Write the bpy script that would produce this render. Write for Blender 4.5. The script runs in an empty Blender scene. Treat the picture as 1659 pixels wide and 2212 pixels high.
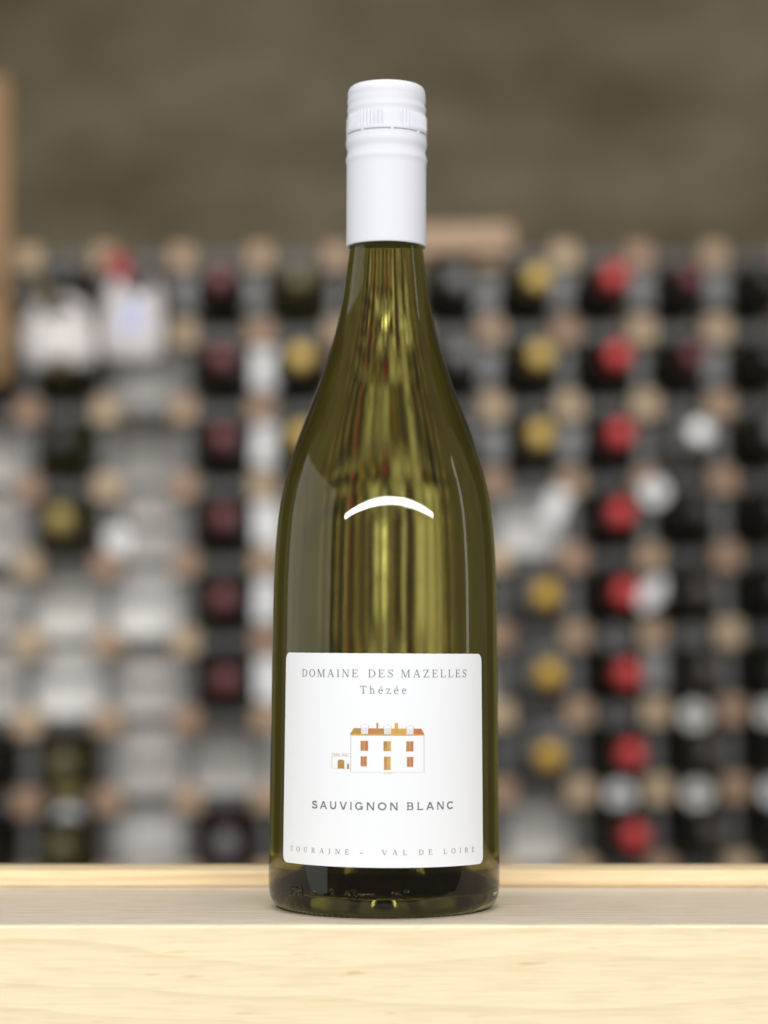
import bpy, bmesh, math, random
from mathutils import Matrix, Vector
random.seed(7)
S = bpy.context.scene
COL = S.collection
R = math.radians

# ------------------------------------------------------------------ camera, world, lamps, exposure
cam_d = bpy.data.cameras.new('camera')
cam = bpy.data.objects.new('camera', cam_d); COL.objects.link(cam); S.camera = cam
cam_d.sensor_fit = 'HORIZONTAL'; cam_d.sensor_width = 36.0
cam_d.lens = 4920.0 / 1659.0 * 36.0
cam.location = (0, -0.812, 0.0928)
cam.rotation_euler = (R(90 + 3.304), 0, 0)
cam_d.clip_start = 0.01; cam_d.clip_end = 100
cam_d.dof.use_dof = True
cam_d.dof.focus_distance = 0.782
cam_d.dof.aperture_fstop = 7.1

W = bpy.data.worlds.new('World'); S.world = W; W.use_nodes = True
bg = W.node_tree.nodes['Background']
bg.inputs['Color'].default_value = (0.90, 0.88, 0.80, 1)
bg.inputs['Strength'].default_value = 0.19          # dim light bounced round the cellar

def area(name, loc, target, sx, sy, power, col, spread=180):
    d = bpy.data.lights.new(name, 'AREA'); d.shape = 'RECTANGLE'; d.size = sx; d.size_y = sy
    d.energy = power; d.color = col; d.spread = R(spread)
    o = bpy.data.objects.new(name, d); COL.objects.link(o); o.location = loc
    o.rotation_euler = (Vector(target) - Vector(loc)).to_track_quat('-Z', 'Y').to_euler()
    return o
area('tube_lamp', (0.09, -1.25, 0.595), (0, 0, 0.12), 2.75, 0.062, 29.0, (1.0, 0.99, 0.992))
area('rack_lamp', (0.1, 0.25, 1.05), (0, 2.1, 0.15), 2.2, 0.25, 17, (1.0, 0.965, 0.91), 140)
area('deck_fill', (0.0, 0.05, 1.7), (0, 0, 0), 1.4, 0.5, 14, (1.0, 0.97, 0.93))  # overhead fill added to brighten the shelf top
area('side_window', (-1.5, -0.10, 0.28), (0, -0.10, 0.28), 1.75, 1.15, 6.6, (0.95, 1.0, 0.98))
for gx, gz, gw, gh, gp in ((0.004, 0.160, 0.032, 0.050, 0.014), (0.062, 0.150, 0.024, 0.036, 0.006), (-0.050, 0.178, 0.018, 0.044, 0.0045)):
    area('added_glow', (gx, 1.88, gz), (gx, 0, gz), gw, gh, gp, (1.0, 0.98, 0.9))   # unseen lights added behind the bottle for a glow through the wine
area('far_lamp', (1.6, 0.05, 0.35), (0, 0, 0.12), 0.10, 1.2, 1.0, (0.95, 0.98, 1.0))

S.view_settings.view_transform = 'Standard'; S.view_settings.look = 'None'
S.view_settings.exposure = 0; S.view_settings.gamma = 1; S.view_settings.use_curve_mapping = False
S.render.engine = 'CYCLES'
S.cycles.use_denoising = True
S.cycles.max_bounces = 24; S.cycles.transmission_bounces = 24; S.cycles.glossy_bounces = 8
S.cycles.diffuse_bounces = 4
S.cycles.sample_clamp_indirect = 6
S.cycles.blur_glossy = 0.2

# ------------------------------------------------------------------ helpers
def tag(o, label=None, cat=None, group=None, kind=None):
    if label: o['label'] = label
    if cat: o['category'] = cat
    if group: o['group'] = group
    if kind: o['kind'] = kind
    return o

def mesh(name, verts, faces, mat, smooth=False):
    me = bpy.data.meshes.new(name); me.from_pydata(verts, [], faces); me.update()
    for m in (mat if isinstance(mat, (list, tuple)) else [mat]): me.materials.append(m)
    if smooth: me.polygons.foreach_set('use_smooth', [True] * len(me.polygons))
    return me

def put(name, me, parent=None, loc=(0, 0, 0), rot=(0, 0, 0)):
    o = bpy.data.objects.new(name, me); COL.objects.link(o); o.parent = parent
    o.location = loc; o.rotation_euler = rot
    return o

def empty(name, loc=(0, 0, 0), rot=(0, 0, 0)):
    o = bpy.data.objects.new(name, None); COL.objects.link(o); o.location = loc; o.rotation_euler = rot
    o.empty_display_size = 0.02
    return o

def lathe(prof, n=96, rfun=None, axis='Z', close0=False, close1=False, flip=False):
    """prof: list of (r, z) from bottom to top; normals point outwards"""
    V, F = [], []
    for j, (r, z) in enumerate(prof):
        for i in range(n):
            a = 2 * math.pi * i / n
            rr = r if rfun is None else rfun(r, z, a)
            V.append((rr * math.sin(a), -rr * math.cos(a), z))     # a = 0 faces the camera
    for j in range(len(prof) - 1):
        for i in range(n):
            k = (i + 1) % n
            F.append((j * n + i, j * n + k, (j + 1) * n + k, (j + 1) * n + i))
    if close0:
        V.append((0, 0, prof[0][1])); c = len(V) - 1
        for i in range(n): F.append((c, (i + 1) % n, i))
    if close1:
        V.append((0, 0, prof[-1][1])); c = len(V) - 1; b = (len(prof) - 1) * n
        for i in range(n): F.append((c, b + i, b + (i + 1) % n))
    if flip: F = [tuple(reversed(f)) for f in F]
    if axis == 'Y':                                               # bottle lies down, neck towards -Y
        V = [(x, -z, y) for x, y, z in V]
    return V, F

def spline(pts, per=8):
    """Catmull-Rom through (r, z) points"""
    out = []
    P = [pts[0]] + list(pts) + [pts[-1]]
    for i in range(1, len(P) - 2):
        p0, p1, p2, p3 = P[i - 1], P[i], P[i + 1], P[i + 2]
        for k in range(per):
            t = k / per
            out.append(tuple(0.5 * ((2 * p1[d]) + (-p0[d] + p2[d]) * t + (2 * p0[d] - 5 * p1[d] + 4 * p2[d] - p3[d]) * t * t
                                    + (-p0[d] + 3 * p1[d] - 3 * p2[d] + p3[d]) * t ** 3) for d in (0, 1)))
    out.append(pts[-1])
    return out

def box_mesh(name, sx, sy, sz, mat, bevel=0.0, seg=2, off=(0, 0, 0)):
    bm = bmesh.new(); bmesh.ops.create_cube(bm, size=1)
    for v in bm.verts: v.co = Vector((v.co.x * sx + off[0], v.co.y * sy + off[1], v.co.z * sz + off[2]))
    if bevel: bmesh.ops.bevel(bm, geom=bm.edges[:], offset=bevel, segments=seg, affect='EDGES', profile=0.6)
    me = bpy.data.meshes.new(name); bm.to_mesh(me); bm.free(); me.materials.append(mat)
    return me

def lerp_profile(prof, z):
    for (r0, z0), (r1, z1) in zip(prof, prof[1:]):
        if z0 <= z <= z1: return r0 + (r1 - r0) * (z - z0) / max(1e-9, z1 - z0)
    return prof[-1][0]

# ------------------------------------------------------------------ materials
def nt(name):
    m = bpy.data.materials.new(name); m.use_nodes = True
    t = m.node_tree; t.nodes.clear()
    out = t.nodes.new('ShaderNodeOutputMaterial')
    return m, t, out

def plain(name, col, rough=0.5, noise=0.0, scale=30.0, metal=0.0, spec=0.5, bump=0.0, bscale=200.0, coat=0.0):
    m, t, out = nt(name)
    b = t.nodes.new('ShaderNodeBsdfPrincipled'); t.links.new(b.outputs[0], out.inputs[0])
    b.inputs['Roughness'].default_value = rough; b.inputs['Metallic'].default_value = metal
    b.inputs['Specular IOR Level'].default_value = spec
    b.inputs['Coat Weight'].default_value = coat
    b.inputs['Base Color'].default_value = (*col, 1)
    tc = t.nodes.new('ShaderNodeTexCoord')
    if noise:
        n = t.nodes.new('ShaderNodeTexNoise'); n.inputs['Scale'].default_value = scale; n.inputs['Detail'].default_value = 4
        t.links.new(tc.outputs['Object'], n.inputs['Vector'])
        r = t.nodes.new('ShaderNodeValToRGB')
        r.color_ramp.elements[0].position = 0.3; r.color_ramp.elements[1].position = 0.7
        r.color_ramp.elements[0].color = (*[c * (1 - noise) for c in col], 1)
        r.color_ramp.elements[1].color = (*[min(1, c * (1 + noise)) for c in col], 1)
        t.links.new(n.outputs['Fac'], r.inputs['Fac']); t.links.new(r.outputs[0], b.inputs['Base Color'])
    if bump:
        n = t.nodes.new('ShaderNodeTexNoise'); n.inputs['Scale'].default_value = bscale; n.inputs['Detail'].default_value = 3
        t.links.new(tc.outputs['Object'], n.inputs['Vector'])
        bp = t.nodes.new('ShaderNodeBump'); bp.inputs['Strength'].default_value = bump; bp.inputs['Distance'].default_value = 0.001
        t.links.new(n.outputs['Fac'], bp.inputs['Height']); t.links.new(bp.outputs[0], b.inputs['Normal'])
    return m

def interface(name, ior, col, rough=0.0, bump=0.0):
    """clear dielectric boundary: untinted mirror part, tinted refracted part"""
    m, t, out = nt(name)
    fr = t.nodes.new('ShaderNodeFresnel'); fr.inputs['IOR'].default_value = ior
    gl = t.nodes.new('ShaderNodeBsdfGlossy'); gl.inputs['Roughness'].default_value = max(rough, 0.03)
    rf = t.nodes.new('ShaderNodeBsdfRefraction'); rf.inputs['IOR'].default_value = ior
    rf.inputs['Roughness'].default_value = rough; rf.inputs['Color'].default_value = (*col, 1)
    mx = t.nodes.new('ShaderNodeMixShader')
    t.links.new(fr.outputs[0], mx.inputs[0]); t.links.new(rf.outputs[0], mx.inputs[1]); t.links.new(gl.outputs[0], mx.inputs[2])
    t.links.new(mx.outputs[0], out.inputs[0])
    if bump:
        tc = t.nodes.new('ShaderNodeTexCoord'); mp = t.nodes.new('ShaderNodeMapping'); mp.inputs['Scale'].default_value = (1, 1, 0.28)
        n = t.nodes.new('ShaderNodeTexNoise'); n.inputs['Scale'].default_value = 75; n.inputs['Detail'].default_value = 1.5
        bp = t.nodes.new('ShaderNodeBump'); bp.inputs['Strength'].default_value = bump; bp.inputs['Distance'].default_value = 0.001
        t.links.new(tc.outputs['Object'], mp.inputs[0]); t.links.new(mp.outputs[0], n.inputs['Vector'])
        t.links.new(n.outputs['Fac'], bp.inputs['Height'])
        for s in (fr, gl, rf): t.links.new(bp.outputs[0], s.inputs['Normal'])
    return m

def wood(name, light, dark, ring=120.0, pith=(0, 0, 0), contrast=0.5, rough=0.55, fibre=0.12, stretch=0.12, bump=0.15, dist=3.0, knots=False):
    """growth rings round a pith line along X, cut by whatever face shows"""
    m, t, out = nt(name)
    b = t.nodes.new('ShaderNodeBsdfPrincipled'); t.links.new(b.outputs[0], out.inputs[0])
    b.inputs['Roughness'].default_value = rough; b.inputs['Specular IOR Level'].default_value = 0.25
    tc = t.nodes.new('ShaderNodeTexCoord')
    mp = t.nodes.new('ShaderNodeMapping'); mp.inputs['Location'].default_value = [-p for p in pith]
    t.links.new(tc.outputs['Object'], mp.inputs[0])
    # slow wander of the grain along the length
    mpn = t.nodes.new('ShaderNodeMapping'); mpn.inputs['Scale'].default_value = (stretch, 1, 1)
    t.links.new(mp.outputs[0], mpn.inputs[0])
    nz = t.nodes.new('ShaderNodeTexNoise'); nz.inputs['Scale'].default_value = 34; nz.inputs['Detail'].default_value = 2.5
    t.links.new(mpn.outputs[0], nz.inputs['Vector'])
    sub = t.nodes.new('ShaderNodeVectorMath'); sub.operation = 'SUBTRACT'; sub.inputs[1].default_value = (0.5, 0.5, 0.5)
    t.links.new(nz.outputs['Color'], sub.inputs[0])
    sc = t.nodes.new('ShaderNodeVectorMath'); sc.operation = 'SCALE'; sc.inputs['Scale'].default_value = 0.006 * dist
    t.links.new(sub.outputs[0], sc.inputs[0])
    ad = t.nodes.new('ShaderNodeVectorMath'); ad.operation = 'ADD'
    t.links.new(mpn.outputs[0], ad.inputs[0]); t.links.new(sc.outputs[0], ad.inputs[1])
    wv = t.nodes.new('ShaderNodeTexWave'); wv.wave_type = 'RINGS'; wv.rings_direction = 'X'; wv.wave_profile = 'SAW'
    wv.inputs['Scale'].default_value = ring / 6.283; wv.inputs['Distortion'].default_value = 1.2; wv.inputs['Detail'].default_value = 2
    wv.inputs['Detail Scale'].default_value = 1.5
    t.links.new(ad.outputs[0], wv.inputs['Vector'])
    rp = t.nodes.new('ShaderNodeValToRGB')
    e = rp.color_ramp.elements
    mid = [l + (d - l) * contrast * 0.35 for l, d in zip(light, dark)]
    end = [l + (d - l) * contrast for l, d in zip(light, dark)]
    e[0].position = 0.0; e[0].color = (*light, 1); e[1].position = 0.6; e[1].color = (*mid, 1)
    x = e.new(0.93); x.color = (*end, 1); y = e.new(1.0); y.color = (*light, 1)
    t.links.new(wv.outputs['Fac'], rp.inputs['Fac'])
    # short fibres and pores
    mf = t.nodes.new('ShaderNodeMapping'); mf.inputs['Scale'].default_value = (0.06, 1, 1)
    t.links.new(tc.outputs['Object'], mf.inputs[0])
    nf = t.nodes.new('ShaderNodeTexNoise'); nf.inputs['Scale'].default_value = 900; nf.inputs['Detail'].default_value = 3
    t.links.new(mf.outputs[0], nf.inputs['Vector'])
    rf = t.nodes.new('ShaderNodeValToRGB'); rf.color_ramp.elements[0].position = 0.30; rf.color_ramp.elements[1].position = 0.56
    v = 1 - fibre
    rf.color_ramp.elements[0].color = (v, v * 0.985, v * 0.95, 1); rf.color_ramp.elements[1].color = (1, 1, 1, 1)
    t.links.new(nf.outputs['Fac'], rf.inputs['Fac'])
    mu = t.nodes.new('ShaderNodeMix'); mu.data_type = 'RGBA'; mu.blend_type = 'MULTIPLY'; mu.inputs[0].default_value = 1
    t.links.new(rp.outputs[0], mu.inputs[6]); t.links.new(rf.outputs[0], mu.inputs[7])
    # sparse darker resin flecks
    ms = t.nodes.new('ShaderNodeMapping'); ms.inputs['Scale'].default_value = (0.16, 1, 1)
    t.links.new(tc.outputs['Object'], ms.inputs[0])
    ns = t.nodes.new('ShaderNodeTexNoise'); ns.inputs['Scale'].default_value = 330; ns.inputs['Detail'].default_value = 1
    t.links.new(ms.outputs[0], ns.inputs['Vector'])
    rs = t.nodes.new('ShaderNodeValToRGB'); rs.color_ramp.elements[0].position = 0.70; rs.color_ramp.elements[1].position = 0.78
    rs.color_ramp.elements[0].color = (1, 1, 1, 1); rs.color_ramp.elements[1].color = (0.86, 0.80, 0.72, 1)
    t.links.new(ns.outputs['Fac'], rs.inputs['Fac'])
    m2 = t.nodes.new('ShaderNodeMix'); m2.data_type = 'RGBA'; m2.blend_type = 'MULTIPLY'; m2.inputs[0].default_value = 1
    t.links.new(mu.outputs[2], m2.inputs[6]); t.links.new(rs.outputs[0], m2.inputs[7])
    t.links.new(m2.outputs[2], b.inputs['Base Color'])
    bp = t.nodes.new('ShaderNodeBump'); bp.inputs['Strength'].default_value = bump; bp.inputs['Distance'].default_value = 0.0004
    t.links.new(nf.outputs['Fac'], bp.inputs['Height']); t.links.new(bp.outputs[0], b.inputs['Normal'])
    return m

GREEN = (0.83, 0.815, 0.475)
M_glass = interface('green_glass', 1.50, GREEN, 0.0, 0.06)
M_glass_in = interface('green_glass_inside', 1.50, (0.97, 0.97, 0.90))
M_wine_side = interface('wine_against_glass', 1.34 / 1.50, (0.98, 0.97, 0.86), 0.235, 0.5)
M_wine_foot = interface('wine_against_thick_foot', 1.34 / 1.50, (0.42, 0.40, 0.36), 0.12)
M_wine_top = interface('wine_surface', 1.34, (0.99, 0.98, 0.9))
M_cap = plain('white_aluminium_paint', (0.70, 0.71, 0.765), 0.5, spec=0.25, bump=0.02, bscale=900)
M_slit = plain('slit_shade_grey', (0.58, 0.58, 0.62), 0.6)  # shadow inside the tear slit, put into the ring's colour
M_paper = plain('white_label_paper', (0.835, 0.85, 0.87), 0.6, spec=0.25, bump=0.05, bscale=1500)
M_ink = plain('grey_silver_ink', (0.20, 0.195, 0.205), 0.45, spec=0.5)
M_ink2 = plain('dark_grey_ink', (0.14, 0.13, 0.14), 0.5)
M_line = plain('tan_line_ink', (0.50, 0.40, 0.25), 0.5)
M_och = plain('ochre_ink', (0.60, 0.34, 0.06), 0.5, 0.12, 900)
M_olv = plain('olive_gold_ink', (0.42, 0.24, 0.05), 0.5, 0.12, 900)
M_rst = plain('rust_ink', (0.46, 0.21, 0.065), 0.5, 0.12, 900)
M_red = plain('terracotta_ink', (0.52, 0.165, 0.05), 0.5, 0.12, 900)
M_plank = wood('pale_pine_plank', (0.93, 0.80, 0.545), (0.76, 0.58, 0.33), ring=330, pith=(0.03, -0.01, -0.055), contrast=0.34, fibre=0.07, stretch=0.16, dist=3.2)
M_deck = wood('grey_pine_deck', (0.80, 0.715, 0.585), (0.52, 0.42, 0.31), ring=560, pith=(0.05, 0.05, -0.03), contrast=0.8, fibre=0.24, stretch=0.07, dist=2.2, rough=0.45, bump=0.3)
M_batten = wood('warm_pine_batten', (0.87, 0.71, 0.46), (0.66, 0.42, 0.19), ring=420, pith=(0.3, 0.03, -0.06), contrast=0.55, fibre=0.08, stretch=0.1)
M_pegs = [wood('rack_peg_wood_%s' % n, a, b, ring=300, pith=(0, 0, -0.03), contrast=0.5, fibre=0.1) for n, a, b in
          (('plain', (0.46, 0.33, 0.225), (0.32, 0.21, 0.13)), ('pale', (0.56, 0.43, 0.29), (0.40, 0.28, 0.17)), ('pink', (0.42, 0.28, 0.195), (0.29, 0.18, 0.115)))]
M_peg = M_pegs[0]
M_board = wood('board_wood', (0.31, 0.195, 0.095), (0.2, 0.12, 0.055), ring=200, pith=(0, 0.02, 0), contrast=0.5, fibre=0.1)
M_steel = plain('galvanised_strip', (0.042, 0.042, 0.041), 0.42, 0.2, 60, metal=0.35)
M_steel_v = plain('galvanised_upright', (0.075, 0.076, 0.075), 0.42, 0.2, 60, metal=0.3)
M_dark = plain('dark_bottle_glass', (0.006, 0.007, 0.005), 0.12, spec=0.5)
M_olive = plain('olive_bottle_glass', (0.022, 0.022, 0.006), 0.12)
M_plum = plain('plum_bottle_glass', (0.018, 0.006, 0.010), 0.15)
M_ash = plain('ash_bottle_glass', (0.12, 0.12, 0.12), 0.2)
M_white = plain('white_card', (0.74, 0.75, 0.77), 0.6, 0.04, 60)
M_bag = plain('white_paper_bag', (0.74, 0.71, 0.71), 0.7, 0.06, 30, bump=0.3, bscale=60)
M_blue = plain('pale_blue_print', (0.45, 0.47, 0.68), 0.6)
CAPC = {'red': (0.50, 0.030, 0.035), 'gold': (0.52, 0.36, 0.09), 'amber': (0.50, 0.30, 0.03), 'maroon': (0.11, 0.022, 0.024),
        'crimson': (0.09, 0.008, 0.012), 'brown': (0.035, 0.026, 0.020), 'black': (0.012, 0.012, 0.013),
        'grey': (0.13, 0.13, 0.135), 'white': (0.78, 0.79, 0.80), 'bronze': (0.10, 0.08, 0.03), 'dull-gold': (0.30, 0.23, 0.06), 'dark-red': (0.34, 0.018, 0.03)}
M_capsule = {k: plain(k + '_foil', c, 0.42, 0.06, 80, metal=0.15) for k, c in CAPC.items()}

# ------------------------------------------------------------------ cellar wall (vault springing behind the rack)
def build_vault():
    rnd = random.Random(3)
    sec = [(2.75, -1.4), (2.75, -0.6), (2.74, 0.0), (2.72, 0.4)]
    for k in range(1, 22):
        a = R(4.0 * k); sec.append((0.55 + 2.17 * math.cos(a), 0.4 + 1.9 * math.sin(a)))
    sec = [sec[0]] + [p for q, s in zip(sec, sec[1:]) for p in (((q[0] + s[0]) / 2, (q[1] + s[1]) / 2), s)]
    nx = 110; V, F = [], []
    from mathutils import noise
    for (y, z) in sec:
        for i in range(nx + 1):
            x = -3.6 + 7.2 * i / nx
            d = 0.018 * noise.noise(Vector((x * 2.6, y * 2.6, z * 4))) + 0.014 * noise.noise(Vector((x * 9, y * 9, z * 9)))
            V.append((x, y - d, z - d * 0.5))
    w = nx + 1
    for j in range(len(sec) - 1):
        for i in range(nx): F.append((j * w + i, j * w + i + 1, (j + 1) * w + i + 1, (j + 1) * w + i))
    m, t, out = nt('olive_stone_render')
    b = t.nodes.new('ShaderNodeBsdfPrincipled'); t.links.new(b.outputs[0], out.inputs[0]); b.inputs['Roughness'].default_value = 0.9
    tc = t.nodes.new('ShaderNodeTexCoord'); mp = t.nodes.new('ShaderNodeMapping'); mp.inputs['Scale'].default_value = (1, 1, 1.8)
    t.links.new(tc.outputs['Object'], mp.inputs[0])
    n = t.nodes.new('ShaderNodeTexNoise'); n.inputs['Scale'].default_value = 4.5; n.inputs['Detail'].default_value = 5; n.inputs['Roughness'].default_value = 0.55
    t.links.new(mp.outputs[0], n.inputs['Vector'])
    r = t.nodes.new('ShaderNodeValToRGB'); e = r.color_ramp.elements
    e[0].position = 0.32; e[0].color = (0.108, 0.089, 0.056, 1); e[1].position = 0.66; e[1].color = (0.205, 0.173, 0.115, 1)
    t.links.new(n.outputs['Fac'], r.inputs[0]); t.links.new(r.outputs[0], b.inputs['Base Color'])
    n2 = t.nodes.new('ShaderNodeTexNoise'); n2.inputs['Scale'].default_value = 60; n2.inputs['Detail'].default_value = 4
    t.links.new(tc.outputs['Object'], n2.inputs['Vector'])
    bp = t.nodes.new('ShaderNodeBump'); bp.inputs['Strength'].default_value = 0.6; bp.inputs['Distance'].default_value = 0.01
    t.links.new(n2.outputs['Fac'], bp.inputs['Height']); t.links.new(bp.outputs[0], b.inputs['Normal'])
    tag(put('cellar_vault', mesh('cellar_vault', V, F, m, True)), kind='structure')
build_vault()

# ------------------------------------------------------------------ wooden shelf the bottle stands on
shelf = empty('wooden_shelf', (0, 0.004, 0))
tag(shelf, 'pale pine shelf with a thin back batten, under the white labelled bottle', 'shelf')
YF, YL = -0.0541, 0.0640
put('front_board', box_mesh('front_board', 1.2, 0.0215, 0.070, M_plank, 0.0010, 3, (0, YF + 0.01075 - 0.004, -0.0352)), shelf)
put('deck', box_mesh('deck', 1.2, YL + 0.024 - YF - 0.0022, 0.018, M_deck, 0.0007, 2, (0, (YF + YL + 0.024 + 0.0022) / 2 - 0.004, -0.009)), shelf)
put('back_batten', box_mesh('back_batten', 1.2, 0.0235, 0.0062, M_batten, 0.0009, 3, (0, YL + 0.0118 - 0.004, 0.0033)), shelf)

# ------------------------------------------------------------------ rack behind
PITCH = 0.098
RM = Matrix.Translation((-0.00438, 2.0534, 0.19743)) @ (Matrix.Rotation(0.06235, 4, 'Z') @ Matrix.Rotation(-0.01582, 4, 'Y') @ Matrix.Rotation(-0.06757, 4, 'X'))
rack = empty('wine_rack'); rack.matrix_world = RM
tag(rack, 'wine rack of wooden pegs joined by galvanised steel strips, behind the bottle', 'wine rack')
def RP(r, c): return ((c - 4.5) * PITCH, 0, (4 - r) * PITCH)
C0, C1, R1 = -2, 11, 9
peg_mes = [box_mesh('wooden_peg', 0.230, 0.0315, 0.0315, m, 0.002, 1) for m in M_pegs]
for r in range(R1):
    for c in range(C0, C1 + 1):
        x, y, z = RP(r, c)
        o = put('wooden_peg', random.choice(peg_mes), rack, (x + random.uniform(-.001, .001), 0.115 + random.uniform(-.003, .003), z), (0, 0, R(90)))
xl, xr = RP(0, C0)[0] - 0.03, RP(0, C1)[0] + 0.03
zt, zb = RP(0, 0)[2] + 0.012, RP(R1 - 1, 0)[2] - 0.012
hs = box_mesh('horizontal_strip', xr - xl, 0.0012, 0.016, M_steel)
for r in range(R1):
    for yy in (0.022, 0.212):
        put('horizontal_strip', hs, rack, ((xl + xr) / 2, yy, RP(r, 0)[2]))
vs = box_mesh('vertical_strip', 0.015, 0.0012, zt - zb, M_steel_v)
for c in range(C0, C1 + 1):
    for yy in (0.025, 0.209):
        put('vertical_strip', vs, rack, (RP(0, c)[0], yy, (zt + zb) / 2))

# lying bottles, necks towards the camera (origin at the front plane of the rack)
burg = [(0.020, -0.205), (0.034, -0.204), (0.0370, -0.199), (0.0375, -0.188), (0.0375, -0.030), (0.0365, -0.012), (0.031, 0.006), (0.021, 0.019), (0.0155, 0.030), (0.0142, 0.040), (0.0138, 0.050)]
cap_prof = [(0.0143, 0.040), (0.0146, 0.041), (0.0146, 0.086), (0.0152, 0.0865), (0.0152, 0.0985), (0.0143, 0.0998), (0.004, 0.1002)]
def bottle_meshes(gm):
    V, F = lathe(spline(burg, 3), 24, axis='Y', close0=True, close1=True)
    return mesh('bottle_glass', V, F, gm, True)
G_dark, G_olive, G_plum, G_ash = (bottle_meshes(m) for m in (M_dark, M_olive, M_plum, M_ash))
def capsule_mesh(m, s=1.0):
    V, F = lathe([(r * s, z) for r, z in cap_prof], 24, axis='Y', close0=True, close1=True)
    return mesh('capsule', V, F, m, True)
K = {k: capsule_mesh(m) for k, m in M_capsule.items()}
ORD = ['first', 'second', 'third', 'fourth', 'fifth', 'sixth', 'seventh', 'eighth', 'ninth', 'tenth', 'eleventh', 'twelfth']
def cell(r, c, dx=0, dy=0, dz=0):
    x, y, z = RP(r, c)
    return Matrix.Translation((x + PITCH / 2 + dx, dy, z - PITCH / 2 + dz))
GN = {'dark': 'dark', 'olive': 'olive green', 'plum': 'plum dark', 'ash': 'ash grey'}
def stored(r, c, cap, glass='dark', dx=None, dy=None):
    g = {'dark': G_dark, 'olive': G_olive, 'plum': G_plum, 'ash': G_ash}[glass]
    o = empty('stored_bottle')
    o.matrix_world = RM @ cell(r, c, random.uniform(-.0015, .0015) if dx is None else dx, random.uniform(-.012, .004) if dy is None else dy, -0.0012) @ Matrix.Rotation(R(0.6 + 0.34 * r + random.uniform(-.5, .5)), 4, 'X')
    put('bottle_glass', g, o); put('capsule', K[cap], o)
    tag(o, '%s stored bottle with %s capsule, %s rack row from top, %s column from left' % (GN[glass], cap, ORD[r], ORD[c + 1]), 'bottle', 'bottles stored in the rack')
M_back = [plain('pale_back_%d' % i, c, 0.8, 0.18, 14) for i, c in enumerate([(0.72, 0.71, 0.68), (0.78, 0.78, 0.77), (0.64, 0.63, 0.60)])]
back_me = [box_mesh('back_panel', PITCH - 0.001, 0.004, PITCH - 0.001, m, 0.001, 1) for m in M_back]
def empty_cell(r, c):
    x, y, z = RP(r, c)                                   # pale panel seen at the back of an unused cell
    put('back_panel', random.choice(back_me), rack, (x + PITCH / 2, random.choice((0.10, 0.13, 0.16)), z - PITCH / 2), (0, random.uniform(-.03, .03), 0))

plan = {
    -1: ['dark black', 'dark black', 'C', 'C', 'C', 'C', 'dark black', 'dark brown'],
    0: ['dark black', 'olive bronze', 'olive black', 'olive dull-gold', 'C', 'C', 'olive bronze', 'olive bronze'],
    1: ['dark black', 'C', 'C', 'C', 'C', 'C', 'C', 'C'],
    2: ['dark maroon'] * 6 + ['C', 'plum grey'],
    3: ['olive bronze', 'dark gold', 'olive gold', 'C', 'dark maroon', 'C', 'C', 'olive amber'],
    4: ['dark black', 'olive gold', 'dark red', 'ash white', 'ash white', 'ash white', 'dark red', 'C'],  # ash white bottles added out of sight to brighten the view through the glass
    5: ['dark grey', 'dark grey', 'dark grey', 'C', 'dark black', 'C', 'olive gold', 'C'],
    6: ['dark gold', 'dark gold', 'dark gold', 'C', 'ash amber', 'ash amber', 'ash amber', 'C'],
    7: ['dark red'] * 8,
    8: ['dark crimson', 'dark crimson', 'ash white', 'dark black', 'dark brown', 'dark brown', 'dark brown', 'dark brown'],  # the white capsule stands in for a bright glint on bottle glass
    9: ['dark black', 'dark black', 'dark grey', 'dark black', 'dark black', 'dark grey', 'dark black', 'dark black'],
}
for c, col in plan.items():
    for r, v in enumerate(col):
        if v == 'C': empty_cell(r, c)
        else: g, k = v.split(); stored(r, c, k, g)

# round tags on the strips, with a few white discs put in for glints
V, F = lathe([(0.0035, -0.0008), (0.0165, -0.0008), (0.0172, -0.0004), (0.0172, 0.0004), (0.0165, 0.0008), (0.0035, 0.0008), (0.0035, -0.0008)], 24, axis='Y')
M_pale = plain('grey_card', (0.20, 0.205, 0.21), 0.6, 0.04, 60)
tagm = {'white': M_white, 'grey': M_steel_v, 'pale': M_back[0], 'amber': plain('amber_card', (0.30, 0.22, 0.06), 0.6)}
tag_me = {k: mesh('tag_disc', V, F, m) for k, m in tagm.items()}
hook_me = mesh('tag_hook', *lathe([(0.0006, -0.0), (0.0006, 0.024)], 6, axis='Y', close0=True, close1=True), M_steel)
def round_tag(r, c, kind, dx=0.0, dz=0.0, dy=-0.004):
    o = empty('round_tag'); x, y, z = RP(r, c)
    o.matrix_world = RM @ Matrix.Translation((x + PITCH / 2 + dx, dy, z + dz))
    put('tag_disc', tag_me[kind], o)
    put('tag_hook', hook_me, o, (0, 0.0225, 0.0))
    tag(o, 'round %s tag hung on the %s steel strip from top, %s rack column from left' % (kind, ORD[r], ORD[c + 1]), 'tag', 'round tags on the rack strips')
for r, c, k in [(5, 7, 'grey'), (5, 8, 'grey'), (6, 7, 'grey'), (6, 8, 'pale'), (6, 9, 'pale'), (7, 7, 'white'), (7, 8, 'pale'), (7, 9, 'white'), (4, 4, 'white'), (5, 4, 'white')]:  # white tags behind the bottle are added for bright streaks in the wine
    round_tag(r, c, k, 0.0, -0.006)
round_tag(3, 1, 'white', -0.034, -0.068)  # highlight on bottle glass, put in as a white disc
round_tag(7, 0, 'amber', 0.0, 0.018)
round_tag(7, 0, 'white', 0.0, -0.022)
round_tag(3, 8, 'white', -0.042, -0.016)  # another bottle glint, drawn as a pale disc

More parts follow.
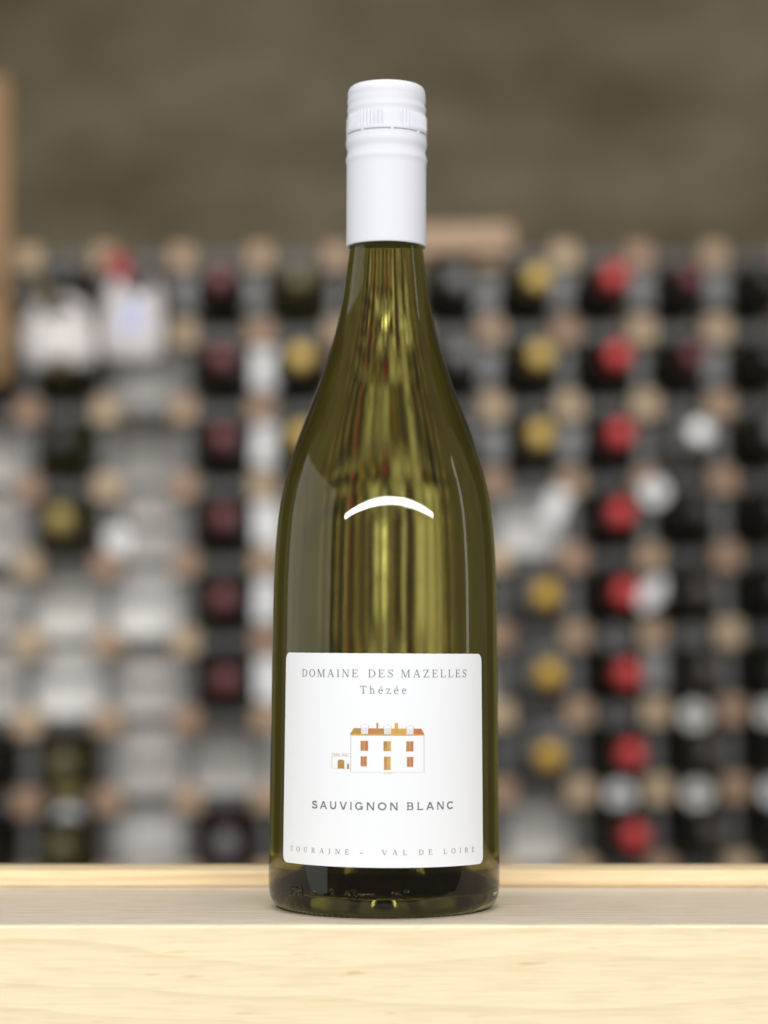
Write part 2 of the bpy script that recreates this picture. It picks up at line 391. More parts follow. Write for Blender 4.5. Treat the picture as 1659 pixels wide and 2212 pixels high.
# upright price cards clipped to the vertical strips
card_me = box_mesh('card_panel', 0.030, 0.0012, 0.052, M_white, 0.0004, 1)
clip_me = box_mesh('card_clip', 0.012, 0.006, 0.006, M_steel, 0.001, 1)
card2_me = box_mesh('card_panel', 0.030, 0.0012, 0.052, M_pale, 0.0004, 1)
def price_card(r, c, rot=0, dx=0.0, dz=0.0, s=1.0, kind='white'):
    o = empty('price_card'); x, y, z = RP(r, c)
    o.matrix_world = RM @ Matrix.Translation((x + dx, -0.002, z - PITCH / 2 + dz)) @ Matrix.Rotation(R(rot), 4, 'Y') @ Matrix.Scale(s, 4)
    put('card_panel', card_me if kind == 'white' else card2_me, o); put('card_clip', clip_me, o, (0, 0.003, 0.024))
    tag(o, '%s price card clipped below the %s peg from top, %s peg column from left' % (kind, ORD[r], ORD[c + 1]), 'card', 'price cards on the rack')
for r, rot in [(1, 0), (2, 4), (3, 0), (4, 3), (5, 0)]: price_card(r, 3, rot, 0.004)
for r, c, rot, dx, dz in [(0, 2, -12, 0.006, 0), (0, 6, 6, -0.004, -.006), (1, 6, 8, -0.006, 0), (2, 6, 0, 0, 0), (0, 8, 0, 0, 0.002), (0, 7, 12, -0.006, 0), (2, 7, 10, 0, 0),
                          (5, 7, -20, -0.03, 0.012), (6, 7, -12, -0.03, 0.012), (5, 8, 0, 0, 0.004), (0, 9, 0, 0, 0.004), (1, 9, 0, -0.008, 0), (0, 3, 10, -0.01, 0)]:
    price_card(r, c, rot, dx, dz, 0.9, 'grey')
for r, c, rot, dx, dz in [(3, 7, 25, -0.022, 0.016), (4, 8, 60, 0, 0.002)]:  # tilted white cards standing in for pale glints beside the bottle
    price_card(r, c, rot, dx, dz, 0.85)

# paper bags hanging from the top pegs
def paper_bag(name_label, x, z, w, h, rot, blue=False):
    o = empty('paper_bag'); o.matrix_world = RM @ Matrix.Translation((x, -0.075, z)) @ Matrix.Rotation(R(rot), 4, 'Y')
    bm = bmesh.new(); bmesh.ops.create_cube(bm, size=1)
    for v in bm.verts:
        k = 1.0 if v.co.z < 0 else 0.86
        v.co = Vector((v.co.x * w * k, v.co.y * 0.06 * (1 if v.co.z < 0 else 0.5), (v.co.z + 0.5) * h))
    bmesh.ops.bevel(bm, geom=bm.edges[:], offset=0.007, segments=3, affect='EDGES')
    me = bpy.data.meshes.new('bag_body'); bm.to_mesh(me); bm.free(); me.materials.append(M_bag)
    me.polygons.foreach_set('use_smooth', [True] * len(me.polygons))
    put('bag_body', me, o)
    # twisted paper handle
    Vh, Fh = [], []
    n, k = 20, 8
    for i in range(n + 1):
        a = math.pi * i / n
        c = Vector((math.cos(a) * w * 0.34, 0.0, h - 0.008 + math.sin(a) * 0.026)); nrm = Vector((math.cos(a), 0, math.sin(a)))
        for j in range(k):
            b = 2 * math.pi * j / k
            p = c + nrm * math.cos(b) * 0.006 + Vector((0, 1, 0)) * math.sin(b) * 0.004; Vh.append(tuple(p))
    for i in range(n):
        for j in range(k): Fh.append((i * k + j, i * k + (j + 1) % k, (i + 1) * k + (j + 1) % k, (i + 1) * k + j))
    put('bag_handle', mesh('bag_handle', Vh, Fh, M_bag, True), o)
    if blue: put('blue_print', box_mesh('blue_print', 0.030, 0.0008, 0.040, M_blue, 0.0002, 1), o, (0, -0.0262, h * 0.52), (R(-6), 0, 0))
    tag(o, name_label, 'bag')
    return o
bx, _, bz = RP(0, 0)
paper_bag('plain white paper bag hanging low beside the upright board, top left of rack', bx + 0.047, bz - 0.154, 0.088, 0.066, -1)
paper_bag('taller white paper bag with pale blue print and a red capped bottle', bx + 0.134, bz - 0.147, 0.078, 0.090, 3, True)
# bottle necks standing in the bags
def neck_in_bag(x, z, cap, glass, label, tilt, yy=-0.075):
    o = empty('bagged_bottle'); o.matrix_world = RM @ Matrix.Translation((x, yy, z)) @ Matrix.Rotation(R(tilt), 4, 'Y')
    V, F = lathe([(0.0185, -0.01), (0.0165, 0.012), (0.0150, 0.028), (0.0140, 0.040), (0.0138, 0.060)], 20, close0=True, close1=True)
    put('neck', mesh('neck', V, F, glass, True), o)
    V, F = lathe([(0.0143, 0.022), (0.0146, 0.023), (0.0148, 0.068), (0.0140, 0.070), (0.004, 0.0705)], 20, close0=True, close1=True)
    put('capsule', mesh('capsule', V, F, M_capsule[cap], True), o)
    tag(o, label, 'bottle')
neck_in_bag(bx + 0.046, bz - 0.112, 'bronze', M_olive, 'olive bottle neck sticking out of the plain white paper bag', -18)
neck_in_bag(bx + 0.142, bz - 0.080, 'dark-red', M_dark, 'bottle neck with dark red capsule sticking out of the blue printed paper bag', -24, -0.066)

# upright board at the left edge, lath across the top pegs
bd = empty('upright_board'); bd.matrix_world = RM @ Matrix.Translation((RP(0, 0)[0] - 0.046, -0.052, RP(0, 0)[2] + 0.024))
put('board_face', box_mesh('board_face', 0.392, 0.024, 0.060, M_board, 0.009, 4), bd, (0, 0, 0), (0, R(90), 0))
tag(bd, 'upright brown wooden board with rounded ends at the left photo edge', 'board')
lt = empty('wooden_lath'); lt.matrix_world = RM @ Matrix.Translation((RP(0, 5)[0] + 0.052, -0.014, RP(0, 0)[2] + 0.016)) @ Matrix.Rotation(R(-1), 4, 'Y')
put('lath_bar', box_mesh('lath_bar', 0.150, 0.026, 0.036, M_peg, 0.003, 2), lt)
tag(lt, 'short wooden lath lying across the top pegs right of the bottle cap', 'lath')

# ------------------------------------------------------------------ the bottle
bot = empty('wine_bottle', (0, 0, 0), (0, R(0.19), R(0.0)))
tag(bot, 'green glass white wine bottle with white screw cap and white label on pine shelf', 'bottle')
mm = 0.001
# outer glass wall (r, z) in mm
heel = [(34.5, 0.0), (36.6, 0.2), (38.6, 1.2), (39.9, 3.2), (40.55, 5.6), (40.8, 8.6)]
body = [(40.80, 14), (40.70, 24), (40.60, 36), (40.40, 55), (40.20, 75), (40.0, 93), (39.85, 108), (39.58, 117), (39.05, 127.5), (38.1, 138.5), (36.3, 149), (33.2, 160),
        (29.4, 171), (25.2, 182), (21.4, 193), (18.1, 204), (15.7, 215.2), (14.15, 226.4), (13.0, 235.2), (12.3, 241), (12.2, 248), (12.6, 262), (13.2, 275), (13.2, 284)]
outer_up = spline(heel, 3)[:-1] + spline([heel[-1]] + body, 6)
punt = [(0.3, 24.5), (4, 24.2), (9, 22.3), (14, 18.6), (19, 13.0), (25, 6.8), (30, 2.0), (32.6, 0.4)]
outer = spline(punt, 4) + outer_up                 # from punt centre, round the foot, up the wall
FILL = 241.0
wall_t = lambda z: 3.0 if z > 14 else 3.0 + (14 - z) * 0.12
inner_b = [(0.3, 29.5), (4, 29.2), (9, 27.2), (14, 23.4), (19, 17.8), (24, 11.6), (28, 8.0), (31.5, 6.4), (34.5, 6.8), (36.4, 8.8), (37.4, 12.0)]
inner_side = [(lerp_profile(outer_up, z) - 3.0, z) for z in [15, 24, 36, 55, 75, 93, 108, 117, 127.5, 138.5, 149, 160, 171, 182, 193, 204, 215, 223, 230, 235, FILL]]
inner = spline(inner_b + inner_side, 4)
inner_air = [(lerp_profile(outer_up, z) - 3.0, z) for z in [FILL, 250, 262, 283]]
sc_ = lambda L: [(r * mm, z * mm) for r, z in L]
N = 160
V, F = lathe(sc_(outer), N)
# punt centre closes with a small fan; the upper inside wall (air space) and the rim
n0 = len(V)
V2, F2 = lathe(sc_(inner_air), N, flip=True)
nf = len(F)
V += V2; F += [tuple(i + n0 for i in f) for f in F2]
last = (len(outer) - 1) * N; lin = n0 + (len(inner_air) - 1) * N
for i in range(N):
    k = (i + 1) % N; F.append((last + i, last + k, lin + k, lin + i))
V.append((0, 0, outer[0][1] * mm)); c = len(V) - 1
for i in range(N): F.append((c, (i + 1) % N, i))
me = mesh('glass', V, F, [M_glass, M_glass_in], True)
for i in range(nf, nf + len(F2)): me.polygons[i].material_index = 1
glass = put('glass', me, bot)
V, F = lathe(sc_(inner), N, close0=True)
nf = len(F)
n1 = len(V); b = (len(inner) - 1) * N
# meniscus ring then flat top
rt = inner[-1][0]
ring = []
for rr, zz in [(rt - 0.6, FILL - 0.5), (rt - 1.6, FILL - 0.8), (rt - 3, FILL - 0.9)]:
    st = len(V)
    for i in range(N):
        a = 2 * math.pi * i / N; V.append((rr * mm * math.sin(a), -rr * mm * math.cos(a), zz * mm))
    ring.append(st)
prev = b
for st in ring:
    for i in range(N): k = (i + 1) % N; F.append((prev + i, prev + k, st + k, st + i))
    prev = st
V.append((0, 0, (FILL - 0.9) * mm)); c = len(V) - 1
for i in range(N): F.append((c, prev + i, prev + (i + 1) % N))
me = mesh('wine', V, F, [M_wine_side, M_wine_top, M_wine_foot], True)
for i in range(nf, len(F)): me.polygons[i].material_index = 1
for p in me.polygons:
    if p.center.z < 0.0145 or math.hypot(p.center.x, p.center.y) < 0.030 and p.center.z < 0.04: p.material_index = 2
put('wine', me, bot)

# stipples round the foot
bm = bmesh.new()
for i in range(110):
    a = 2 * math.pi * i / 110
    mt = Matrix.Translation((0.0368 * math.sin(a), -0.0368 * math.cos(a), 0.0006)) @ Matrix.Rotation(a, 4, 'Z') @ Matrix.Diagonal((0.00042, 0.0014, 0.00045, 1))
    bmesh.ops.create_icosphere(bm, subdivisions=2, radius=1, matrix=mt)
me = bpy.data.meshes.new('foot_stipple'); bm.to_mesh(me); bm.free(); me.materials.append(M_glass)
me.polygons.foreach_set('use_smooth', [True] * len(me.polygons)); put('foot_stipple', me, glass)

# ---- screw cap
def ribs(r, z, a):
    d = math.degrees(a); d = d - 360 if d > 180 else d
    if 0.2770 < z < 0.2818:
        gap = abs(((d - 8) + 45) % 90 - 45) < 12
        if not gap: return r + 0.00035 * math.cos(d * 2 * math.pi / 5.6) - 0.00008
    # the rolled thread climbs slightly round the cap
    if 0.2845 < z < 0.2908: return r + 0.00009 * math.sin(a * 1 + z * 1500)
    return r
capP = [(13.5, 275.35), (14.30, 275.35), (14.45, 275.6), (14.45, 276.6), (14.36, 277.1), (14.30, 278.5), (14.28, 280.2), (14.22, 281.6), (14.05, 282.3), (13.90, 282.8), (13.98, 283.4), (14.20, 284.1), (14.22, 284.6), (14.08, 285.3),
        (13.88, 285.9), (13.86, 286.4), (14.00, 287.0), (14.10, 287.6), (14.05, 288.4), (13.98, 288.9), (14.02, 289.5), (13.98, 290.6), (13.75, 291.6), (13.25, 292.5), (12.5, 293.05), (11.5, 293.3), (9, 293.35), (3, 293.35)]
def dense(P, step):
    o = []
    for (r0, z0), (r1, z1) in zip(P, P[1:]):
        k = max(1, int(math.hypot(r1 - r0, z1 - z0) / step))
        o += [(r0 + (r1 - r0) * j / k, z0 + (z1 - z0) * j / k) for j in range(k)]
    return o + [P[-1]]
V, F = lathe(sc_(dense(capP, 0.5)), 720, ribs, close1=True)
capo = put('screw_cap', mesh('screw_cap', V, F, M_cap, True), bot)
sl = [(13.4, 234.9), (14.15, 234.9), (14.30, 235.1), (14.31, 245), (14.31, 263.9), (14.36, 264.8), (14.58, 265.6), (14.68, 266.2), (14.56, 266.9), (14.30, 267.7), (14.08, 268.6), (14.02, 269.4), (14.12, 270.1), (14.45, 271.0), (14.62, 271.8), (14.64, 272.6),
      (14.50, 273.3), (14.42, 273.8), (14.46, 274.4), (14.42, 274.75), (14.30, 274.85), (13.5, 274.85)]
V, F = lathe(sc_(dense(sl, 0.6)), 160)
put('cap_sleeve', mesh('cap_sleeve', V, F, M_cap, True), bot)
V, F = lathe(sc_([(13.75, 274.5), (13.75, 275.7)]), 96)
put('tear_slit', mesh('tear_slit', V, F, M_slit, True), capo)
bridge = box_mesh('tear_bridge', 0.0011, 0.0009, 0.0009, M_cap, 0.0002, 2)
for i in range(8):
    a = R(8.0 + 45 * i)
    put('tear_bridge', bridge, capo, (0.01408 * math.sin(a), -0.01408 * math.cos(a), 0.2751), (0, 0, a))

# ---- label: paper wrapped round the glass, (u, z) in mm on the wall
def wrap(u, z, off):
    r = lerp_profile(outer_up, z) + off
    a = u / 41.0
    return (r * mm * math.sin(a), -r * mm * math.cos(a), z * mm)
UL, UR, ZB, ZT = -41.6, 40.1, 17.5, 89.45
def label_mesh():
    rad = 2.4; V, F = [], []
    us = []
    n = 96
    for i in range(n + 1): us.append(UL + (UR - UL) * i / n)
    for k in range(1, 7):
        us += [UL + rad * (1 - math.cos(k * math.pi / 14)), UR - rad * (1 - math.cos(k * math.pi / 14))]
    us = sorted(set(round(u, 4) for u in us)); nz = 12
    rings = []
    for off in (0.22, 0.04):
        base = len(V); rings.append(base)
        for u in us:
            d = min(u - UL, UR - u)
            cut = rad - math.sqrt(max(0, rad * rad - (rad - d) ** 2)) if d < rad else 0
            tl = -0.12 * u / 41.0
            edge = 0.03 * math.sin(u * 1.7) + 0.02 * math.sin(u * 4.1)
            for j in range(nz + 1):
                z = ZB + cut + (ZT - ZB - 2 * cut) * j / nz + tl + (edge if j == nz else 0)
                V.append(wrap(u, z, off))
    w = nz + 1; m = len(us)
    for i in range(m - 1):
        for j in range(nz):
            a = i * w + j; F.append((a, a + w, a + w + 1, a + 1))
            b = rings[1] + a; F.append((b, b + 1, b + w + 1, b + w))
    def rim(a, b): F.append((a, b, b + rings[1], a + rings[1]))
    for i in range(m - 1): rim((i + 1) * w, i * w); rim(i * w + nz, (i + 1) * w + nz)
    for j in range(nz): rim(j, j + 1); rim((m - 1) * w + j + 1, (m - 1) * w + j)
    return mesh('label_paper', V, F, M_paper)
label = put('label_paper', label_mesh(), bot)

# ---- lettering: outlines in units of the cap height
def stroke(pts, ws):
    """polyline with a width at each point -> quads"""
    P = [Vector(p) for p in pts]; L, Rr = [], []
    for i, p in enumerate(P):
        d = (P[min(i + 1, len(P) - 1)] - P[max(i - 1, 0)]).normalized(); n = Vector((-d.y, d.x))
        w = ws[i] if isinstance(ws, (list, tuple)) else ws
        L.append(p + n * w / 2); Rr.append(p - n * w / 2)
    return [[Rr[i], Rr[i + 1], L[i + 1], L[i]] for i in range(len(P) - 1)]
def rect(x0, y0, x1, y1): return [[Vector((x0, y0)), Vector((x1, y0)), Vector((x1, y1)), Vector((x0, y1))]]
def para(x0, x1, w, y0=0.0, y1=1.0): return [[Vector((x0 - w / 2, y0)), Vector((x0 + w / 2, y0)), Vector((x1 + w / 2, y1)), Vector((x1 - w / 2, y1))]]
def oval(cx, cy, rx, ry, wx, wy, a0=0, a1=360, n=28):
    """ring whose stroke is wx at the sides and wy at top and bottom"""
    q = []
    for i in range(n):
        a, b = R(a0 + (a1 - a0) * i / n), R(a0 + (a1 - a0) * (i + 1) / n)
        o = lambda t: Vector((cx + rx * math.cos(t), cy + ry * math.sin(t))); s = lambda t: Vector((cx + (rx - wx) * math.cos(t), cy + (ry - wy) * math.sin(t)))
        q.append([s(a), o(a), o(b), s(b)])
    return q
TK, TN, SH = 0.155, 0.075, 0.06
def serif(x, y, w=0.30): return rect(x - w / 2, y if y == 0 else y - SH, x + w / 2, SH if y == 0 else y)
def glyph(ch):
    T, t = TK, TN
    if ch == 'I': return 0.46, rect(.16, SH, .30, 1 - SH) + serif(.23, 0, .36) + serif(.23, 1, .36)
    if ch == 'D': return 1.02, rect(.14, SH, .28, 1 - SH) + rect(.04, 0, .45, t) + rect(.04, 1 - t, .45, 1) + oval(.42, .5, .57, .5, T, t, -90, 90)
    if ch == 'O': return 1.04, oval(.52, .5, .49, .52, T, t)
    if ch == 'M': return 1.28, para(.17, .17, t, SH, 1) + para(.20 + .44, .22, T, 0, 1) + para(.62, 1.02, t, 0, 1) + rect(1.0, SH, 1.14, 1) + serif(.17, 0, .28) + serif(1.07, 0, .34) + rect(.03, 1 - SH, .25, 1) + rect(1.0, 1 - SH, 1.25, 1)
    if ch == 'A': return 1.06, para(.17, .50, t, SH, 1) + para(.87, .52, T, SH, 1) + rect(.28, .32, .76, .32 + t) + serif(.17, 0, .30) + serif(.88, 0, .34)
    if ch == 'N': return 1.06, para(.19, .19, t, SH, 1) + para(.88, .20, T, 0, 1) + para(.89, .89, t, 0, 1 - SH) + serif(.19, 0, .30) + serif(.89, 1, .30) + rect(.02, 1 - SH, .26, 1)
    if ch == 'E': return .90, rect(.14, SH, .28, 1 - SH) + rect(.04, 0, .80, t) + rect(.04, 1 - t, .76, 1) + rect(.28, .49, .60, .49 + t) + para(.80, .84, t, 0, .24) + para(.75, .75, t, .78, 1) + para(.60, .60, t, .40, .63)
    if ch == 'L': return .86, rect(.14, SH, .28, 1 - SH) + rect(.04, 0, .78, t) + serif(.21, 1, .36) + para(.78, .82, t, 0, .26)
    if ch == 'T': return .90, rect(.38, SH, .52, 1) + rect(.06, 1 - t, .84, 1) + serif(.45, 0, .36) + para(.06, .08, t, .76, 1) + para(.84, .82, t, .76, 1)
    if ch == 'Z': return .92, rect(.06, 0, .84, t) + rect(.10, 1 - t, .84, 1) + para(.15, .75, T, 0, 1) + para(.84, .88, t, 0, .24) + para(.10, .12, t, .78, 1)
    if ch == 'V': return 1.04, para(.52, .17, T, 0, 1 - SH) + para(.54, .88, t, 0, 1 - SH) + serif(.18, 1, .34) + serif(.88, 1, .30)
    if ch == 'U': return 1.06, rect(.15, .35, .29, 1 - SH) + rect(.83, .35, .83 + t, 1 - SH) + oval(.52, .37, .37, .38, .10, .075, 180, 360) + serif(.22, 1, .36) + serif(.86, 1, .30)
    if ch == 'R': return 1.00, rect(.14, SH, .28, 1 - SH) + serif(.21, 0, .36) + rect(.04, 1 - t, .45, 1) + rect(.28, .47, .45, .47 + t) + oval(.43, .735, .31, .265, T * .9, t, -90, 90) + para(.86, .46, T, 0, .48) + rect(.80, 0, 1.0, SH)
    if ch == 'S':
        p = [(.66, .80), (.58, .93), (.40, .975), (.22, .92), (.14, .77), (.20, .64), (.38, .54), (.58, .43), (.67, .27), (.59, .10), (.38, .025), (.20, .08), (.11, .22)]
        return .78, stroke(p, [t, t, t, .09, T * .85, T * .95, T, T, T * .9, .09, t, t, t]) + para(.68, .68, t, .76, .99) + para(.09, .09, t, .01, .26)
    if ch == 'h': return .80, rect(.13, SH, .25, 1.02) + serif(.19, 0, .30) + rect(.03, .97, .25, 1.02) + oval(.40, .44, .24, .24, .11, .08, 0, 170, 16) + rect(.53, SH, .64, .46) + serif(.585, 0, .28)
    if ch == 'z': return .66, rect(.06, 0, .60, t) + rect(.08, .66 - t, .60, .66) + para(.13, .52, .11, 0, .66) + para(.60, .62, t, 0, .18) + para(.08, .09, t, .50, .66)
    if ch in 'eé':
        q = oval(.36, .33, .30, .35, .12, t, 0, 318, 26) + rect(.12, .36, .62, .36 + t)
        if ch == 'é': q = q + [[Vector((.32, .76)), Vector((.38, .74)), Vector((.56, .95)), Vector((.43, .98))]]
        return .70, q
    if ch == '-': return .42, rect(-.08, .27, .50, .40)
    return .4, []
def sans(ch):
    w = 0.195
    tick = lambda x, y: rect(x - .13, y, x + .13, y + .05)
    if ch == 'I': return .34, rect(.085, 0, .255, 1) + tick(.17, 0) + tick(.17, .95)
    if ch == 'S':
        p = [(.76, .74), (.70, .86), (.52, .92), (.30, .90), (.17, .80), (.16, .66), (.28, .56), (.50, .50), (.72, .43), (.83, .31), (.78, .16), (.62, .08), (.40, .07), (.20, .12), (.11, .27)]
        return .96, stroke(p, w) + rect(.74, .68, .80, .96) + rect(.07, .04, .13, .30)
    if ch == 'A': return 1.14, para(.14, .56, w, 0, 1) + para(1.0, .58, w, 0, 1) + rect(.30, .24, .84, .37) + tick(.14, 0) + tick(1.0, 0)
    if ch == 'U': return 1.10, rect(.12, .36, .29, 1) + rect(.81, .36, .98, 1) + oval(.55, .38, .43, .39, w, w * .95, 180, 360) + tick(.2, .95) + tick(.9, .95)
    if ch == 'V': return 1.12, para(.54, .14, w, 0, 1) + para(.58, .98, w, 0, 1) + tick(.14, .95) + tick(.98, .95)
    if ch == 'G': return 1.20, oval(.58, .5, .52, .51, w, w * .9, 38, 345) + rect(.92, .06, 1.08, .47) + rect(.66, .37, 1.08, .50) + rect(.93, .68, .98, .92)
    if ch == 'N': return 1.14, rect(.10, 0, .26, 1) + rect(.88, 0, 1.04, 1) + para(.94, .20, w * 1.15, 0, 1) + tick(.17, 0) + tick(.95, .95)
    if ch == 'O': return 1.24, oval(.62, .5, .56, .51, w, w * .92)
    if ch == 'B': return 1.02, rect(.12, 0, .29, 1) + rect(.05, 0, .62, .13) + rect(.05, .87, .60, 1) + rect(.29, .46, .62, .58) + oval(.60, .73, .27, .27, w, .13, -90, 90) + oval(.62, .29, .32, .29, w, .13, -90, 90)
    if ch == 'L': return .92, rect(.12, 0, .29, 1) + rect(.05, 0, .84, .14) + tick(.2, .95) + rect(.80, 0, .85, .26)
    if ch == 'C': return 1.16, oval(.58, .5, .52, .51, w, w * .9, 40, 320) + rect(.94, .70, .99, .94) + rect(.94, .06, .99, .28)
    return .4, []
def lettering(name, words, font, capH, z0, mat, off=0.27, parent=None):
    V, F = [], []
    for txt, u0, u1 in words:
        gl = [font(c) for c in txt]
        tot = sum(g[0] for g in gl) * capH
        gap = (u1 - u0 - tot) / max(1, len(gl) - 1)
        u = u0
        for adv, polys in gl:
            for q in polys:
                b = len(V)
                for p in q: V.append(wrap(u + p.x * capH, z0 + p.y * capH, off))
                e = (q[1] - q[0]).cross(q[2] - q[0]) if len(q) > 2 else 1
                F.append(tuple(range(b, b + len(q))) if e > 0 else tuple(reversed(range(b, b + len(q)))))
            u += adv * capH + gap
    return put(name, mesh(name, V, F, mat), parent or label)
lettering('grower_lettering', [('DOMAINE', -32.0, -9.2), ('DES', -5.8, 2.95), ('MAZELLES', 5.5, 31.5)], glyph, 2.62, 81.36, M_ink)
lettering('village_lettering', [('Thézée', -8.6, 7.6)], glyph, 2.66, 75.82, M_ink)
lettering('grape_lettering', [('SAUVIGNON', -26.6, 4.7), ('BLANC', 7.5, 25.3)], sans, 2.62, 36.75, M_ink2)
lettering('region_lettering', [('TOURAINE', -37.0, -12.0), ('-', -8.1, -7.1), ('VAL', -0.8, 7.75), ('DE', 11.8, 16.8), ('LOIRE', 21.0, 35.1)], glyph, 1.72, 21.75, M_ink)

# ---- printed house
def printed(name, shapes, mats):
    V, F, MI = [], [], []
    lv = 0
    for k, (pts, mi) in enumerate(shapes):
        # slice each convex quad (u0,z0),(u1,z0'),(u1t,z1'),(u0t,z1) so that it follows the curve
        (a, b, c, d) = pts
        n = max(1, int(max(abs(b[0] - a[0]), abs(c[0] - d[0])) / 1.0))
        off = 0.26 + 0.012 * mi
        for i in range(n):
            t0, t1 = i / n, (i + 1) / n
            L = lambda p, q, t: (p[0] + (q[0] - p[0]) * t, p[1] + (q[1] - p[1]) * t)
            bi = len(V)
            for p in (L(a, b, t0), L(a, b, t1), L(d, c, t1), L(d, c, t0)): V.append(wrap(p[0], p[1], off))
            F.append((bi, bi + 1, bi + 2, bi + 3)); MI.append(mi)
    me = mesh(name, V, F, mats)
    for p, i in zip(me.polygons, MI): p.material_index = i
    return put(name, me, label)
def rq(x0, z0, x1, z1): return [(x0, z0), (x1, z0), (x1, z1), (x0, z1)]
def ln(x0, z0, x1, z1, w=0.10):
    return rq(min(x0, x1) - (w / 2 if x0 == x1 else 0), min(z0, z1) - (w / 2 if z0 == z1 else 0), max(x0, x1) + (w / 2 if x0 == x1 else 0), max(z0, z1) + (w / 2 if z0 == z1 else 0))
HM = [M_line, M_och, M_olv, M_rst, M_red, M_paper]
hs_ = []
# outline
hs_ += [(ln(-11.7, 49.4, -11.7, 62.0, .17), 0), (ln(13.75, 49.4, 13.75, 62.0, .17), 0), (ln(-11.7, 49.42, -1.0, 49.42, .08), 0), (ln(2.9, 49.42, 13.75, 49.42, .08), 0)]
hs_ += [(rq(-11.9, 61.75, 13.85, 62.2), 1)]
# roof
hs_ += [([(-11.94, 62.25), (-6, 62.25), (-6, 64.25), (-10.62, 64.25)], 2), (rq(-6, 62.25, -2.0, 64.22), 3), (rq(-2.0, 62.25, 0.6, 64.2), 2), (rq(0.6, 62.25, 8.6, 64.15), 1),
        ([(8.6, 62.25), (13.84, 62.25), (12.7, 64.1), (8.6, 64.1)], 4)]
hs_ += [(rq(-2.8, 64.1, -2.2, 66.05), 3), (rq(3.45, 64.1, 4.55, 66.0), 1)]
# windows and door: two leaves each
for x0, z0, x1, z1, m1, m2 in [(-8.23, 56.67, -5.62, 59.98, 3, 4), (-.36, 56.56, 2.15, 59.92, 2, 1), (7.42, 56.46, 9.92, 59.86, 3, 4),
                               (-8.17, 51.4, -6.06, 54.78, 3, 4), (-.17, 50.26, 2.03, 54.75, 2, 1), (7.66, 51.29, 9.86, 54.64, 3, 4)]:
    xm = (x0 + x1) / 2
    hs_ += [(rq(x0, z0, xm - .1, z1), m1), (rq(xm + .1, z0, x1, z1), m2), (rq(xm - .1, z0, xm + .1, z1 - .1), 0)]
# dormers
for x0, x1, zb, ztp in [(-8.0, -5.7, 62.35, 65.5), (-.15, 2.1, 62.3, 65.4), (7.55, 9.9, 62.2, 65.1)]:
    hs_ += [(rq(x0, zb, x1, ztp - .5), 5), (rq(x0 - .2, ztp - 1.0, x0 + .05, ztp - .3), 0), (rq(x1 - .05, ztp - 1.0, x1 + .2, ztp - .3), 0), (rq(x0 + .4, ztp - .1, x1 - .4, ztp), 0)]
# steps
hs_ += [(rq(-.5, 49.35, 2.5, 49.45), 0), (rq(-.9, 49.05, 2.85, 49.15), 0)]
# side building
hs_ += [(ln(-18.6, 50.5, -18.6, 55.5, .13), 0), (ln(-18.6, 55.55, -11.8, 55.55, .09), 0), (ln(-18.6, 54.65, -11.8, 54.65, .09), 0), (ln(-18.6, 50.5, -11.8, 50.5, .08), 0)]
hs_ += [(rq(-18.0, 54.95, -15.6, 55.2), 0), (rq(-14.9, 54.95, -12.8, 55.2), 0)]
hs_ += [(rq(-16.41, 50.55, -13.95, 53.0), 2), ([(-16.41, 53.0), (-13.95, 53.0), (-14.4, 53.5), (-15.95, 53.5)], 2), (rq(-13.0, 50.55, -12.27, 52.2), 3)]
printed('house_print', hs_, HM)
hl = []
for x0, x1, zb, ztp in [(-8.0, -5.7, 62.5, 65.0), (-.15, 2.1, 62.45, 64.9), (7.55, 9.9, 62.35, 64.6)]:
    for k in range(4):
        x = x0 + .45 + (x1 - x0 - .9) * k / 3; hl.append((ln(x, zb, x, ztp - .6, .09), 0))
o = printed('dormer_lines', hl, [M_ink])
o.scale = (1.0025, 1.0025, 1)

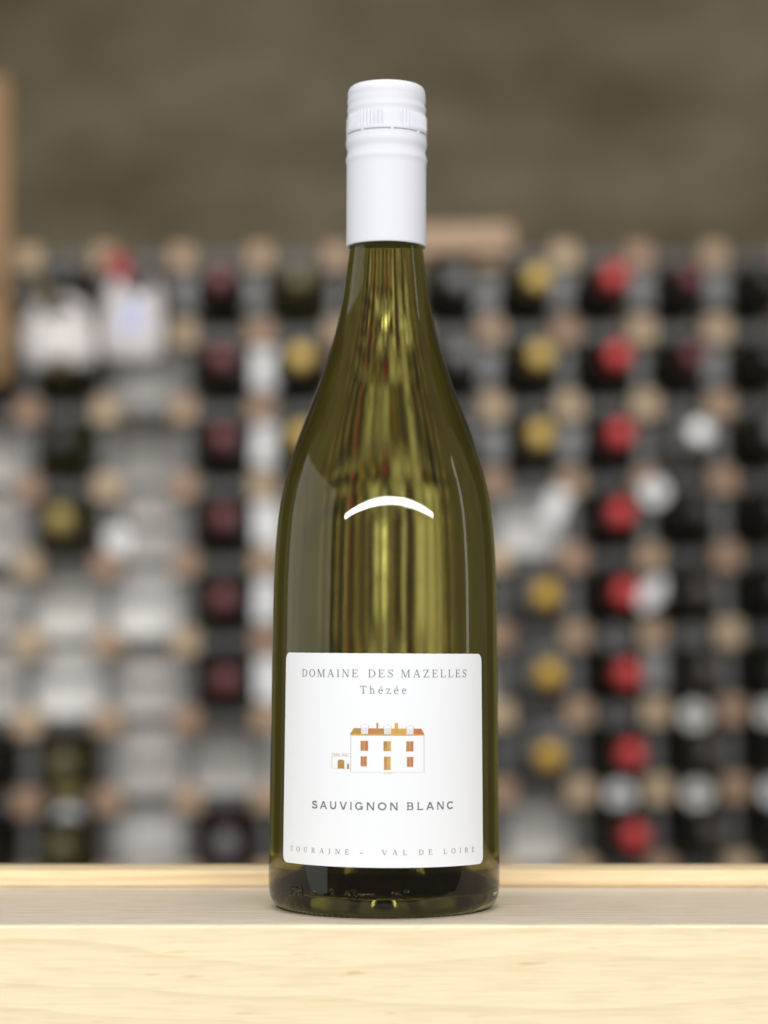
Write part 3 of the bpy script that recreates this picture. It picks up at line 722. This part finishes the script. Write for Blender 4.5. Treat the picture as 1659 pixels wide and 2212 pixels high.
# ---- moulded marks in the glass near the foot
def moulded(words, capH, z0):
    V, F = [], []
    def tubeq(pts, w, u0):
        # rounded ridge: flat strip with raised middle
        P = [Vector(p) for p in pts]
        base = len(V)
        for i, p in enumerate(P):
            d = (P[min(i + 1, len(P) - 1)] - P[max(i - 1, 0)]); d.normalize(); n = Vector((-d.y, d.x))
            for s, h in ((-1, -0.06), (-.6, .34), (0, .52), (.6, .34), (1, -0.06)):
                q = p + n * s * w / 2; V.append(wrap(u0 + q.x * capH, z0 + q.y * capH, h))
        for i in range(len(P) - 1):
            for k in range(4): a = base + i * 5 + k; F.append((a, a + 5, a + 6, a + 1))
    arc = lambda cx, cy, rx, ry, a0, a1, n=10: [(cx + rx * math.cos(R(a0 + (a1 - a0) * i / n)), cy + ry * math.sin(R(a0 + (a1 - a0) * i / n))) for i in range(n + 1)]
    G = {'7': (.7, [[(.05, .95), (.6, .95), (.25, 0)]]), '5': (.7, [[(.55, .95), (.15, .95), (.12, .55)], arc(.32, .32, .28, .30, 130, -140)]),
         'c': (.62, [arc(.36, .3, .26, .3, 50, 310)]), 'l': (.3, [[(.14, 0), (.14, 1)]]), '3': (.7, [arc(.32, .73, .25, .24, 150, -90), arc(.32, .26, .28, .26, 90, -150)]),
         '6': (.72, [arc(.35, .28, .27, .28, 0, 360, 14), [(.1, .34), (.18, .7), (.48, .98)]]), 'm': (1.0, [[(.1, 0), (.1, .6)], arc(.3, .38, .2, .22, 180, 0, 6) + [(.5, 0)], arc(.7, .38, .2, .22, 180, 0, 6) + [(.9, 0)]]),
         'e': (.8, [[(.15, .34), (.68, .34)], arc(.42, .32, .28, .32, 0, 310, 14)]), '1': (.4, [[(.05, .7), (.2, .95), (.2, 0)]]), '.': (.34, [arc(.14, .08, .05, .05, 0, 360, 6)]), ':': (.34, [arc(.14, .08, .05, .05, 0, 360, 6), arc(.14, .95, .05, .05, 0, 360, 6)])}
    for txt, u in words:
        for ch in txt:
            adv, paths = G[ch]
            for p in paths: tubeq(p, .30, u)
            u += adv * capH
    return put('moulded_marks', mesh('moulded_marks', V, F, M_glass, True), glass)
moulded([('75cl', -37.5), ('e', -27.0), ('3', -19.6), ('63mm', -13.6), ('16', 2.6), ('::.', 6.6)], 3.1, 6.6)
